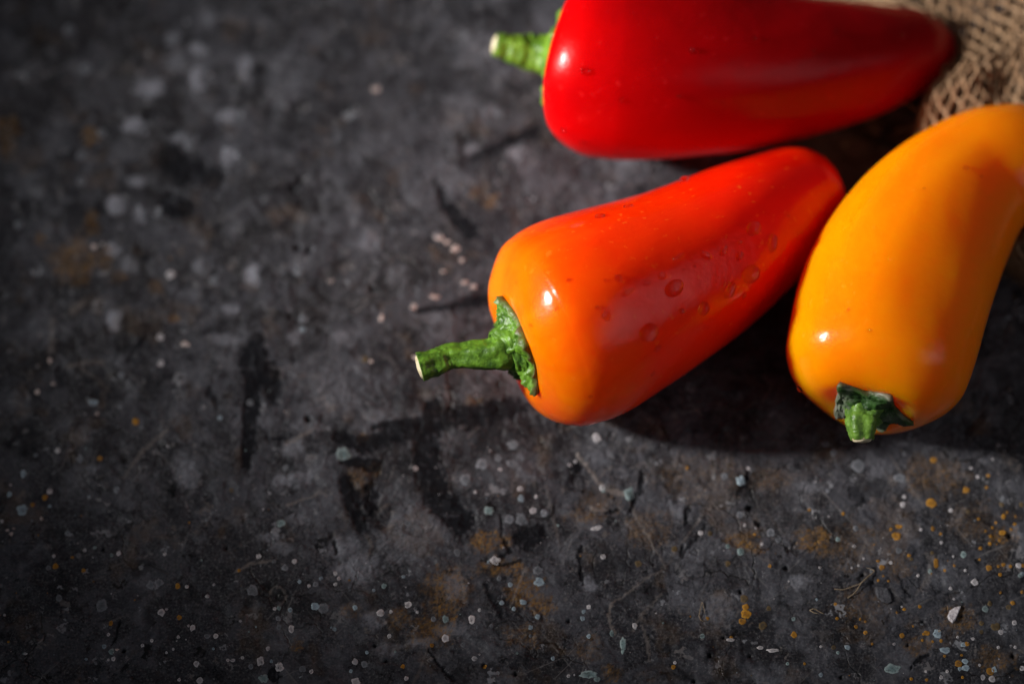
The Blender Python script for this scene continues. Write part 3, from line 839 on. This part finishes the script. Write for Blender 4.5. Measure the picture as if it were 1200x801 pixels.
TO, TY, TR = bvh(ORANGE), bvh(YELLOW), bvh(RED)
for k, (px, py, a, b, an) in enumerate([
        (760, 389, 11.5, 9.5, .5), (790, 338, 12, 8.5, .6), (824, 361, 8, 6.5, 1.1), (855, 340, 10, 5.5, 1.0), (879, 321, 11.5, 9, .5),
        (883, 268, 10, 7.5, .5), (905, 285, 10, 6, 1.2), (799, 364, 3.6, 3.4, 0), (710, 370, 5.5, 5.2, 0), (736, 342, 9.5, 3.4, .5),
        (758, 332, 4.5, 2.4, .2), (725, 326, 5, 4.4, 0), (776, 323, 5, 4.6, 0), (848, 294, 6.5, 3.8, .9), (867, 300, 6, 4, .8), (867, 284, 3, 2.4, .5),
        (827, 299, 8, 4, -.4), (795, 301, 9, 3, .6), (872, 346, 4.4, 2.4, 1.3), (770, 408, 6, 3, .4), (700, 360, 2.6, 2.2, 0), (709, 328, 1.8, 1.6, 0),
        (814, 312, 2, 1.6, 0), (801, 316, 1.5, 1.3, 0), (666, 328, 3.4, 1.8, .2), (703, 254, 6, 3.4, .1), (736, 242, 5, 2.4, .3), (802, 211, 5.5, 3.4, .2),
        (605, 331, 1.8, 1.6, 0), (622, 381, 3, 1.6, 0), (924, 253, 2.2, 1.8, 0), (692, 464, 3, 2, .3), (652, 362, 1.5, 1.2, 0), (765, 437, 3.5, 2, .8)]):
    drop(TO, px, py, a, b, an, k + 3, pep_o)
for k, (px, py, a, b, an) in enumerate([
        (1132, 197, 4, 3, .2), (1083, 221, 2, 1.6, 0), (994, 363, 2.2, 2, 0), (1019, 387, 2.2, 2, 0), (938, 455, 4, 3.4, 0), (1150, 207, 2.4, 2, 0)]):
    drop(TY, px, py, a, b, an, k + 60, pep_y)
for k, (px, py, a, b, an) in enumerate([
        (686, 83, 5.5, 4.5, 0), (811, 59, 4.5, 3.4, 0), (796, 113, 4, 3, 0), (660, 152, 3.6, 3, 0), (979, 38, 2.6, 4, 0), (728, 117, 3, 2.6, 0),
        (1057, 42, 3.5, 3, 0), (684, 167, 4, 3, 0), (846, 120, 3, 2.4, 0), (884, 45, 3, 2.4, 0), (953, 60, 4, 2.6, 0), (790, 183, 4, 3, 0)]):
    drop(TR, px, py, a, b, an, k + 90, pep_r)

# ------------------------------------------------------------------ burlap
def burlap_mat():
    t = NT("jute_yarn")
    tint = t.attr("tint").outputs['Fac']
    n1 = t.noise(900, 4, .65); n2 = t.noise(90, 3, .5)
    c = t.ramp(n1, [(.28, (.14, .072, .036)), (.5, (.38, .235, .135)), (.74, (.70, .48, .31))])
    c = t.mix(t.math('MULTIPLY', tint, .5), c, (.20, .115, .055))
    c = t.mix(t.ramp(n2, [(.45, 0.0), (.7, .4)]), c, (.36, .25, .155))
    t.l(c, t.b.inputs['Base Color'])
    t.b.inputs['Roughness'].default_value = .85
    t.b.inputs['Specular IOR Level'].default_value = .15
    t.l(t.bump(n1, .8, .0008), t.b.inputs['Normal'])
    return t.m
JUTE = burlap_mat()

EDGE = np.array([(p.x, p.y) for p in (at(x, y, .014) for x, y in
        [(900, -70), (960, -45), (1010, -30), (1055, -14), (1092, 8), (1116, 44), (1120, 84), (1104, 128), (1122, 190), (1160, 232), (1200, 268), (1245, 290), (1310, 305)])])
edge_c = catmull([(x, y, 0.) for x, y in EDGE], 20)[:, :2]
edge_s = np.concatenate([[0], np.cumsum(np.linalg.norm(np.diff(edge_c, axis=0), axis=1))])
EL = edge_s[-1]
OUT = Vector((.93, .36)).normalized()

def under(form, x, y):
    """underside of a pepper above the point, or None"""
    keep = form.ax.d < form.ax.L - .8 * form.ax.Rr[-1]
    P, Rr = form.ax.P[keep], form.ax.Rr[keep]
    k = np.argmin((P[:, 0] - x) ** 2 + (P[:, 1] - y) ** 2)
    dd = math.hypot(P[k, 0] - x, P[k, 1] - y); r = Rr[k] * (1.06 if k < len(P) - 3 else .72)
    if dd >= r: return P[k, 2] + (dd - r) * 14.0
    return P[k, 2] - math.sqrt(r * r - dd * dd)

def cloth_pt(u, v):
    """u metres in from the rolled hem (below zero: over the roll and down), v along it"""
    v_ = min(max(v, 0), EL)
    x = np.interp(v_, edge_s, edge_c[:, 0]); y = np.interp(v_, edge_s, edge_c[:, 1])
    rr = .006
    if u >= 0: off, dropz = u, 0.0
    elif -u < rr * math.pi / 2: off, dropz = -rr * math.sin(-u / rr), rr * (1 - math.cos(-u / rr))
    else: off, dropz = -rr, rr + (-u - rr * math.pi / 2)
    x += OUT.x * off; y += OUT.y * off
    up = max(u, 0)
    fold = math.sin(v * 170 + up * 60 + 1.3) * math.exp(-up * 25)
    z = .0165 + .0085 * (1 - math.exp(-up * 70)) + .0036 * fold + .0030 * math.sin(up * 200 - v * 70 + .7) * (1 - math.exp(-up * 90)) - dropz
    z += .0012 * float(pn(x * 120, y * 120, 0, 77))
    for f in (YELLOW, RED):
        zb = under(f, x, y)
        if zb is not None: z = min(z, zb - .0009)
    z = max(z, .0008)
    return np.array([x, y, z])

cloth = bpy.data.objects.new("burlap_cloth", None); col.objects.link(cloth)
cloth.empty_display_size = .02
tag(cloth, "rumpled brown burlap cloth in the corner behind the red and yellow peppers", "cloth")
rnd = random.Random(5)
UMAX, PITCH, SLOPE, UMIN = .075, .0066, 1.9, -.024
fibre_V, fibre_F, fibre_n = [], [], 0
for fam, drop_z, ph_v in ((1, 0., 0.), (-1, 0., 0.), (1, .0075, .5), (-1, .0075, .5)):
    n_y = int((EL + (UMAX - UMIN) * SLOPE) / PITCH)
    for q in range(n_y):
        v0 = ((q + ph_v) * PITCH) - (UMAX * SLOPE if fam > 0 else -UMIN * -SLOPE)
        pts = []
        jit = rnd.uniform(-.0011, .0011)
        for s in np.linspace(UMIN, UMAX, 130):
            v = v0 + jit + fam * s * SLOPE + .0006 * math.sin(s * 500 + q * 2.1) + .0003 * math.sin(s * 1300 + q * 5.3)
            if v < -.001 or v > EL: continue
            p = cloth_pt(s + rnd.uniform(-.0001, .0001), v)
            other = (v + fam * s * SLOPE) / PITCH
            p = p + np.array([0, 0, .00045 * math.cos(math.pi * other) * (1 if q % 2 else -1)])
            p[2] = max(p[2] - drop_z, .0007)
            pts.append(p)
        if len(pts) < 5: continue
        ph0, tw = rnd.uniform(0, 6.28), rnd.uniform(.7, 1.1)
        Vs, Fs = [], []
        for ply in range(3):
            pp = [p + .00022 * np.array([math.cos(ph0 + tw * k_ + ply * 2.09), .5 * math.sin(ph0 + tw * k_ + ply * 2.09), math.sin(ph0 + tw * k_ + ply * 2.09)]) for k_, p in enumerate(pts)]
            rad = [.00026 * (1 + .45 * rnd.uniform(-1, 1)) for _ in pts]
            V, F, _ = tube(pp, rad, 5, None, True, 2)
            Fs += [f + sum(len(x) for x in Vs) for f in F]; Vs.append(V)
        V = np.concatenate(Vs)
        me = mesh_np("yarn", V, Fs); attr(me, "tint", np.full(len(V), rnd.random()))
        obj("yarn", me, JUTE, cloth)
        # loose fibres standing off the yarn
        for _ in range(30):
            k_ = rnd.randrange(len(pts) - 1)
            p = Vector(pts[k_])
            al = (Vector(pts[k_ + 1]) - p).normalized() * rnd.choice((-1, 1))
            dirn = (al * 1.1 + Vector((rnd.uniform(-1, 1), rnd.uniform(-1, 1), rnd.uniform(-.1, .9))) * .7).normalized()
            L = rnd.uniform(.002, .008); bend = Vector((rnd.uniform(-1, 1), rnd.uniform(-1, 1), rnd.uniform(-.6, .3))) * L * .4
            Vf, Ff, _ = tube([p, p + dirn * L * .5 + bend * .3, p + dirn * L + bend], [.00009, .00008, .00004], 3, None, False, 3)
            fibre_V.append(Vf); fibre_F.append(Ff[0] + fibre_n); fibre_n += len(Vf)
V = np.concatenate(fibre_V); me = mesh_np("loose_fibre", V, [np.concatenate(fibre_F)]); attr(me, "tint", np.full(len(V), .2))
tag(obj("loose_fibre", me, JUTE, cloth), kind="stuff")

# ------------------------------------------------------------------ paint spots and specks on the slate
def spot_mat(name, c_in, c_rim, var):
    t = NT(name)
    rad = t.attr("rad").outputs['Fac']; tint = t.attr("tint").outputs['Fac']
    n1 = t.noise(1500, 4, .65)
    f = t.math('ADD', rad, t.math('MULTIPLY', t.math('SUBTRACT', n1, .5), .9))
    c = t.ramp(f, [(.35, c_in), (.85, c_rim)])
    c = t.mix(t.math('MULTIPLY', tint, .75), c, var)
    c = t.mix(t.ramp(n1, [(.34, .7), (.46, 0.0)]), c, (.05, .05, .052))
    t.l(c, t.b.inputs['Base Color']); t.b.inputs['Roughness'].default_value = .75
    t.b.inputs['Specular IOR Level'].default_value = .2
    t.l(t.bump(n1, .5, .0003), t.b.inputs['Normal'])
    return t.m
SM = {
    'w': spot_mat("chalk_white_paint", (.40, .38, .39), (.74, .70, .71), (.34, .32, .34)),
    'g': spot_mat("blue_grey_paint", (.13, .14, .16), (.24, .25, .28), (.10, .105, .115)),
    'b': spot_mat("pale_blue_paint", (.24, .31, .37), (.40, .50, .56), (.16, .19, .22)),
    't': spot_mat("teal_paint", (.17, .25, .255), (.34, .43, .43), (.12, .15, .155)),
    'o': spot_mat("ochre_paint", (.34, .15, .015), (.52, .25, .025), (.24, .12, .03)),
    'd': spot_mat("dull_olive_paint", (.10, .068, .030), (.17, .115, .05), (.08, .06, .04)),
    'p': spot_mat("pinkish_cream_paint", (.62, .50, .46), (.74, .62, .57), (.46, .36, .33)),
}
_S = """
w 189,717,4 195,713,1.5 219,687,2 226,735,3.5 221,733,1.5 209,746,2 178,750,2 167,756,2 133,772,2.5 127,773,1.5 127,743,2 230,777,3.5 234,797,4 210,796,2 63,651,2 99,644,2 139,648,2.5 193,649,2 30,766,2.5x1.4 203,760,1.5 195,764,1.5 5,720,1.5
w 68,528,3 58,575,3 2,610,2 243,698,2.5 253,745,3 322,713,2 341,736,3.5x4.5 314,759,2.5 305,774,4.5x5.5 284,770,2 273,773,3x2 267,773,2 327,781,5.5x5 365,786,2.5 393,671,2.5 397,677,2.2 393,684,2 362,686,2 345,657,2.8 303,651,2.8 446,717,4.5 458,716,2 456,744,2.5
w 416,774,3.5 417,798,5 478,708,4 476,794,2.5 580,656,5.5x4.5 553,725,3.5x6 522,747,4.5 562,714,2 489,717,1.5 707,652,3 690,711,2.5 556,771,3 562,766,1.2 699,512,5 625,598,4 610,573,3.5 557,576,2 628,582,2 674,540,2 668,544,2.5 706,571,3.5 487,548,3 698,619,6x2 702,617,4x2 877,549,2 821,624,3 873,615,2 886,618,1.5
w 893,637,2 856,749,5x1.8 891,758,4x2 906,761,8x2 791,776,2 744,733,3x4 1044,659,2 1076,674,2 1194,662,3.5 1142,682,4 1173,740,3 1189,729,3 1163,795,4 1152,793,3 1057,710,1.2 1114,689,2 1118,701,1.5 1103,793,2.2 1198,782,3 1048,754,1.8 1058,591,3.2 1060,582,2.5 1079,621,2 1138,548,2 1146,558,2 1114,598,2.5 1170,521,1.5
w 1001,640,2 1103,636,2 188,395,4.5 189,426,4 200,322,5 962,757,1.6 1116,726,1.4 1190,757,2 1185,756,1.6 1140,748,2 1170,758,2 1148,779,1.8 1110,786,1.8 1085,786,1.5 1122,746,1.6 1012,654,1.5 1006,662,1.4 961,665,2 998,665,1.2 1131,668,1.6 1117,652,1.2
g 119,709,7.2 69,700,4 177,685,5 186,682,5x4.5 57,665,3 92,650,3 42,533,2.5 137,574,4 94,537,4 79,624,3 296,692,6.5 243,745,4x2.5 327,734,3 326,724,3 294,780,3 355,783,4 379,712,6 370,684,3.5 334,665,4 321,657,2.5 427,777,4 630,668,6x5 508,725,3 585,677,3 543,755,3 576,733,2.5 599,542,5 584,535,4.5 565,543,7x6 546,561,6.5 597,608,5.5 611,609,7
g 638,601,4.5 478,613,4 536,646,4.5 602,520,7x5 849,558,4.5x4 867,603,4 903,624,4x5 912,632,3.5 1053,645,4 1022,669,3 967,520,5x3 977,530,4 1055,560,7x5 1006,546,8x7.5 1003,619,3 970,575,2.5 1175,585,3 119,155,5 82,36,6 95,182,5 95,212,5 22,262,5 103,81,6 355,372,5.5 350,316,5x8 252,328,5.5 143,440,4 293,471,4 222,170,5.5 386,328,2 335,548,4
b 122,757,2.5 101,772,2x1.5 27,554,3x5 11,579,3 26,597,6.2 58,592,2 340,714,2.5 369,710,5x4.5 392,736,2.5 388,734,1.2 376,677,2.2 351,681,2 318,774,2 416,711,3 438,691,2 473,675,2 430,763,2 411,785,2 632,681,6x5 613,705,4x3.5 602,713,2.5 630,722,3 622,735,3 598,684,3 588,706,3 683,724,3 684,716,2.5 690,745,2.5 648,771,2.5 611,584,4x4.5 868,563,5.5
b 957,702,1.5 1099,742,5.2x4.8 1108,761,6.5x3.5 1131,774,3.4 1132,782,4.6x4 1125,783,2.5 1129,755,2.8 993,758,3.5x3 962,790,2.5 109,471,5x3.5 258,490,3 355,385,3 1165,784,3.4 250,760,1.6 300,734,1.2 1198,672,2.5
t 131,763,3.5 111,641,2 131,650,2 327,712,2.5 450,686,3 606,765,1.5 573,598,6x5 868,646,4.5 853,640,2.8 823,745,3 930,724,2.5 923,777,2 1046,783,9x6 1129,650,3.8 1090,669,2.6 1196,674,2.8 982,764,2 982,632,3 1155,713,4x3.5 402,532,9x8 309,794,5.5 522,725,4 329,612,5x4 738,578,6x8 707,572,3x4 690,790,10x4 700,796,4x3 730,755,3.5x9 717,742,2.5x4
o 210,723,3 208,686,3 130,730,2.5x3 65,663,3.4 98,668,2.6 10,752,1.5 52,582,3 38,591,2.5 117,537,3 159,494,4 568,780,2.5 506,755,2.5 874,711,4.4x3.5 874,719,6x5 870,727,4.4x4 931,743,3.6 829,724,2 857,746,2 789,781,2.5x3 943,777,1.5 902,663,2 1033,665,3.4 1097,660,3.4x5 1159,665,3.8 1199,662,2.5 1187,706,2.8 1123,777,4.8x4 1161,786,4.8 1133,754,2.6 1086,741,4x3 1082,742,1.5 1057,744,3
o 1014,741,2.5 1003,734,2.3 1060,713,2.1 1078,710,2 1051,717,1.5 981,724,2 979,707,2 1022,754,1.5 1086,796,2 1068,795,2.2 1103,750,2 1081,749,1.8 1091,590,6x5 1094,539,3.8 1132,574,4.4x3.6 1051,628,5.2 1053,617,4x2.6 1044,620,2 1093,620,2.6 988,602,2 1149,642,2 1175,624,4x3 1161,628,2 1160,637,2 1189,614,2 1176,605,3 1147,608,2 1158,557,2 1156,571,2 472,780,2.5
o 1107,668,1.8 1118,663,1.6 1176,661,2.4 1170,663,1.8 1184,663,2 1172,673,2.2 1035,675,1.5 1041,681,1.4 1031,692,1.2 1029,680,1.6 1014,728,1.5 1008,725,1.6 1172,694,1.6 1198,693,1.8 1128,793,1.6 1107,768,1.8 1101,739,1.6 1093,751,1.7 1127,767,1.6 1070,733,1.4 1065,651,2 1029,657,2.4x1.5 1148,655,1.4 1150,642,1.8 1167,612,1.4 1180,600,1.6 1190,605,1.4 1163,618,1.6 1155,622,1.4 1171,633,1.4 1185,620,1.8 805,548,2 280,668,2
d 872,701,4.8x4.4 894,732,4.8 853,660,3.2 901,712,2.8 977,758,2.8 1134,599,2.4 1174,591,2.6 1197,591,3 1167,734,5.5x4.6 748,660,4 428,420,4 1150,730,3 1182,711,3 1160,707,3 1092,648,2 1068,655,2 1150,740,2.5 790,643,4x3.5 832,625,3
p 441,105,5 510,347,5.5x4 485,359,4.5x3.5 447,373,3x6 515,279,5.5x4.5 524,284,4.5x4 533,291,4.5x6 387,328,3.6 217,403,4.6 114,484,3 44,459,3.4 58,422,2.8x4 62,449,2.6 435,423,3 13,625,3x2.5 9,621,2 16,619,1.5 48,607,2.4 137,761,2.5x2 110,289,4 490,418,7x3.5 541,305,3.5 520,318,3 545,331,4 555,336,4
"""
def spot_mesh(px, py, ax_, ay_, rs, n=14, irr=0):
    """thin irregular dab of paint on the slate"""
    th = np.linspace(0, 2 * np.pi, n, endpoint=False)
    amp = irr if irr else (.34 if max(ax_, ay_) > 3 else .26)
    w = 1 + amp * pn(np.cos(th) * 1.4 + px, np.sin(th) * 1.4 + py, 0.0, rs) + 0.20 * pn(np.cos(th) * 3.5 + px, np.sin(th) * 3.5, .5, rs)
    c = at(px, py, 0); s = mpp(c)
    V, rad = [], []
    for f, z in ((0, .00006), (.5, .00006), (.86, .00008), (1.0, .00003), (1.04, -.00025)):
        if f == 0:
            V.append((c.x, c.y, grid_z(c.x, c.y) + z)); rad.append(0); continue
        for q in range(n):
            x = c.x + f * w[q] * ax_ * s * math.cos(th[q]); y = c.y + f * w[q] * ay_ * s * 1.08 * math.sin(th[q])
            V.append((x, y, grid_z(x, y) + z)); rad.append(min(f, 1))
    j = np.arange(n); j2 = (j + 1) % n
    F3 = np.stack([np.zeros(n, int), 1 + j, 1 + j2], 1)
    F4 = np.concatenate([np.stack([1 + k * n + j, 1 + (k + 1) * n + j, 1 + (k + 1) * n + j2, 1 + k * n + j2], 1) for k in range(3)])
    return np.array(V), F3, F4, rad

rs = np.random.RandomState(3)
joined = {k: [[], [], [], [], []] for k in SM}
def add_joined(k, V, F3, F4, rad, tint):
    J = joined[k]; o = sum(len(v) for v in J[0])
    J[0].append(V); J[1].append(F3 + o); J[2].append(F4 + o); J[3] += rad; J[4] += [tint] * len(V)
for line in _S.strip().splitlines():
    k, *items = line.split()
    for it in items:
        x, y, r_ = it.split(',')
        ax_, ay_ = (map(float, r_.split('x')) if 'x' in r_ else (float(r_), float(r_)))
        x, y = float(x), float(y)
        if k == 'p': ax_, ay_ = ax_ * .85, ay_ * .7
        big = max(ax_, ay_) >= 5
        V, F3, F4, rad = spot_mesh(x, y, ax_, ay_, int(x * 7 + y) % 991, 20 if big else (14 if k == 'p' else 10), 1.0 if k == 'p' else 0)
        tint = rs.uniform(0, .6) if big else rs.uniform(0, .9)
        if big:
            me = mesh_np("paint_spot", V, [F3, F4]); attr(me, "rad", rad); attr(me, "tint", np.full(len(V), tint))
            obj("paint_spot", me, SM[k], slate)
        else:
            add_joined(k, V, F3, F4, rad, tint)
# dust-fine specks all over
for q in range(800):
    x = rs.uniform(-80, 1300); y = rs.uniform(-60, 840)
    dens = .25 + .75 * (y > 520) + .35 * (x > 900)
    if rs.uniform() > dens: continue
    k = rs.choice(list('wwwgggbtood' if x > 850 else 'wwwwgggggbtod'))
    r_ = .55 + rs.exponential(.45)
    if r_ > 2.6: continue
    V, F3, F4, rad = spot_mesh(x, y, r_, r_ * rs.uniform(.7, 1.2), q % 97, 6)
    add_joined(k, V, F3, F4, rad, rs.uniform(0.1, 1.0))
NM = {'w': 'white', 'g': 'grey', 'b': 'blue', 't': 'teal', 'o': 'ochre', 'd': 'olive', 'p': 'cream'}
for k, J in joined.items():
    if not J[0]: continue
    V = np.concatenate(J[0])
    me = mesh_np("paint_speck", V, [np.concatenate(J[1]), np.concatenate(J[2])]); attr(me, "rad", J[3]); attr(me, "tint", J[4])
    tag(obj("paint_speck", me, SM[k], slate), kind="stuff")

# ------------------------------------------------------------------ loose bits: stone flakes and fibres
t_ = NT("white_flake")
_n = t_.noise(1300, 4, .6)
t_.l(t_.ramp(_n, [(.3, (.42, .37, .40)), (.6, (.80, .76, .78))]), t_.b.inputs['Base Color'])
t_.b.inputs['Roughness'].default_value = .6
t_.l(t_.bump(_n, .6, .0005), t_.b.inputs['Normal'])
FLAKE = t_.m
t_ = NT("grey_flake")
_n = t_.noise(1100, 5, .7)
t_.l(t_.ramp(_n, [(.3, (.05, .05, .056)), (.7, (.15, .15, .17))]), t_.b.inputs['Base Color'])
t_.b.inputs['Roughness'].default_value = .7
t_.l(t_.bump(_n, .7, .0006), t_.b.inputs['Normal'])
GREY = t_.m

def flake(name, poly, h, mat, label):
    pts = [at(x, y, 0) for x, y in poly]
    n = len(pts); c = sum(pts, Vector()) / n
    V = []
    for f, z in ((1.0, -.0003), (.98, h * .7), (.80, h)):
        for p in pts:
            x, y = c.x + (p.x - c.x) * f, c.y + (p.y - c.y) * f
            V.append((x, y, grid_z(x, y) + z + (.2 * h * ((x * 7919) % .001) / .001 if f < 1 else 0)))
    V.append((c.x, c.y, grid_z(c.x, c.y) + h * 1.05))
    j = np.arange(n); j2 = (j + 1) % n
    F4 = np.concatenate([np.stack([k * n + j2, k * n + j, (k + 1) * n + j, (k + 1) * n + j2], 1) for k in range(2)])
    F3 = np.stack([2 * n + j2, 2 * n + j, np.full(n, 3 * n)], 1)
    return tag(obj(name, mesh_np(name, np.array(V), [F3, F4], False), mat), label, "stone flake")

flake("stone_flake", [(1126, 710), (1123, 718), (1119, 727), (1116, 730), (1112, 727), (1110, 722), (1113, 715), (1119, 711)], .0007, FLAKE, "small bright white stone chip near the bottom right corner")
flake("stone_flake", [(1026, 688), (1034, 688.5), (1040, 689), (1044, 696), (1045, 704), (1040, 707), (1034, 705), (1028, 700), (1026, 695)], .0004, GREY, "thin grey rounded slate chip right of the forked straw fibre")

t_ = NT("dry_straw")
_n = t_.noise(800, 3, .6)
t_.l(t_.ramp(_n, [(.3, (.20, .14, .08)), (.7, (.46, .36, .24))]), t_.b.inputs['Base Color'])
t_.b.inputs['Roughness'].default_value = .7
STRAW = t_.m

def fibre(strands, rad, label):
    Vs, Fs, o = [], [], 0
    for st in strands:
        P = []
        for x, y, z in st:
            p = at(x, y, 0); P.append((p.x, p.y, grid_z(p.x, p.y) + z))
        V, F, _ = tube(P, [rad] * (len(P) - 1) + [rad * .4], 6, None, True, 6)
        Vs.append(V); Fs += [f + o for f in F]; o += len(V)
    return tag(obj("straw_fibre", mesh_np("straw_fibre", np.concatenate(Vs), Fs), STRAW), label, "fibre", "loose straw fibres on the slate")

fibre([[(978, 690, .0002), (988, 691, .0003), (1000, 687, .0005), (1010, 683, .0006), (1023, 671, .0004), (1023, 668, .0003), (1015, 665, .0002)],
       [(993, 701, .0002), (1002, 694, .0004), (1009, 684, .0009), (1016, 677, .0008), (1022, 672, .0007)]], .00011,
      "thin forked straw fibre left of the grey slate chip at bottom right")
fibre([[(949, 714, .0002), (954, 713, .0004), (961, 717, .0003), (966, 719, .0002)], [(949, 714, .0002), (953, 717, .0003), (960, 719, .0002)]], .00011,
      "tiny looped straw fibre below the orange and yellow peppers, left of the forked one")
fibre([[(1049, 156, .0003), (1060, 153, .0008), (1071, 152, .0009), (1074, 147, .0006)], [(1052, 152, .0004), (1066, 154, .0012), (1076, 149, .0008)]], .00022,
      "blurred brown straw bits between the red pepper's tip and the yellow pepper")
fibre([[(819, 722, .0002), (821, 712, .0003), (823, 706, .0003), (826, 719, .0002)], [(819, 722, .0002), (822, 727, .0002), (827, 727, .0002)]], .00010,
      "fine pale hairpin-shaped fibre just left of the ochre paint spots near the bottom")
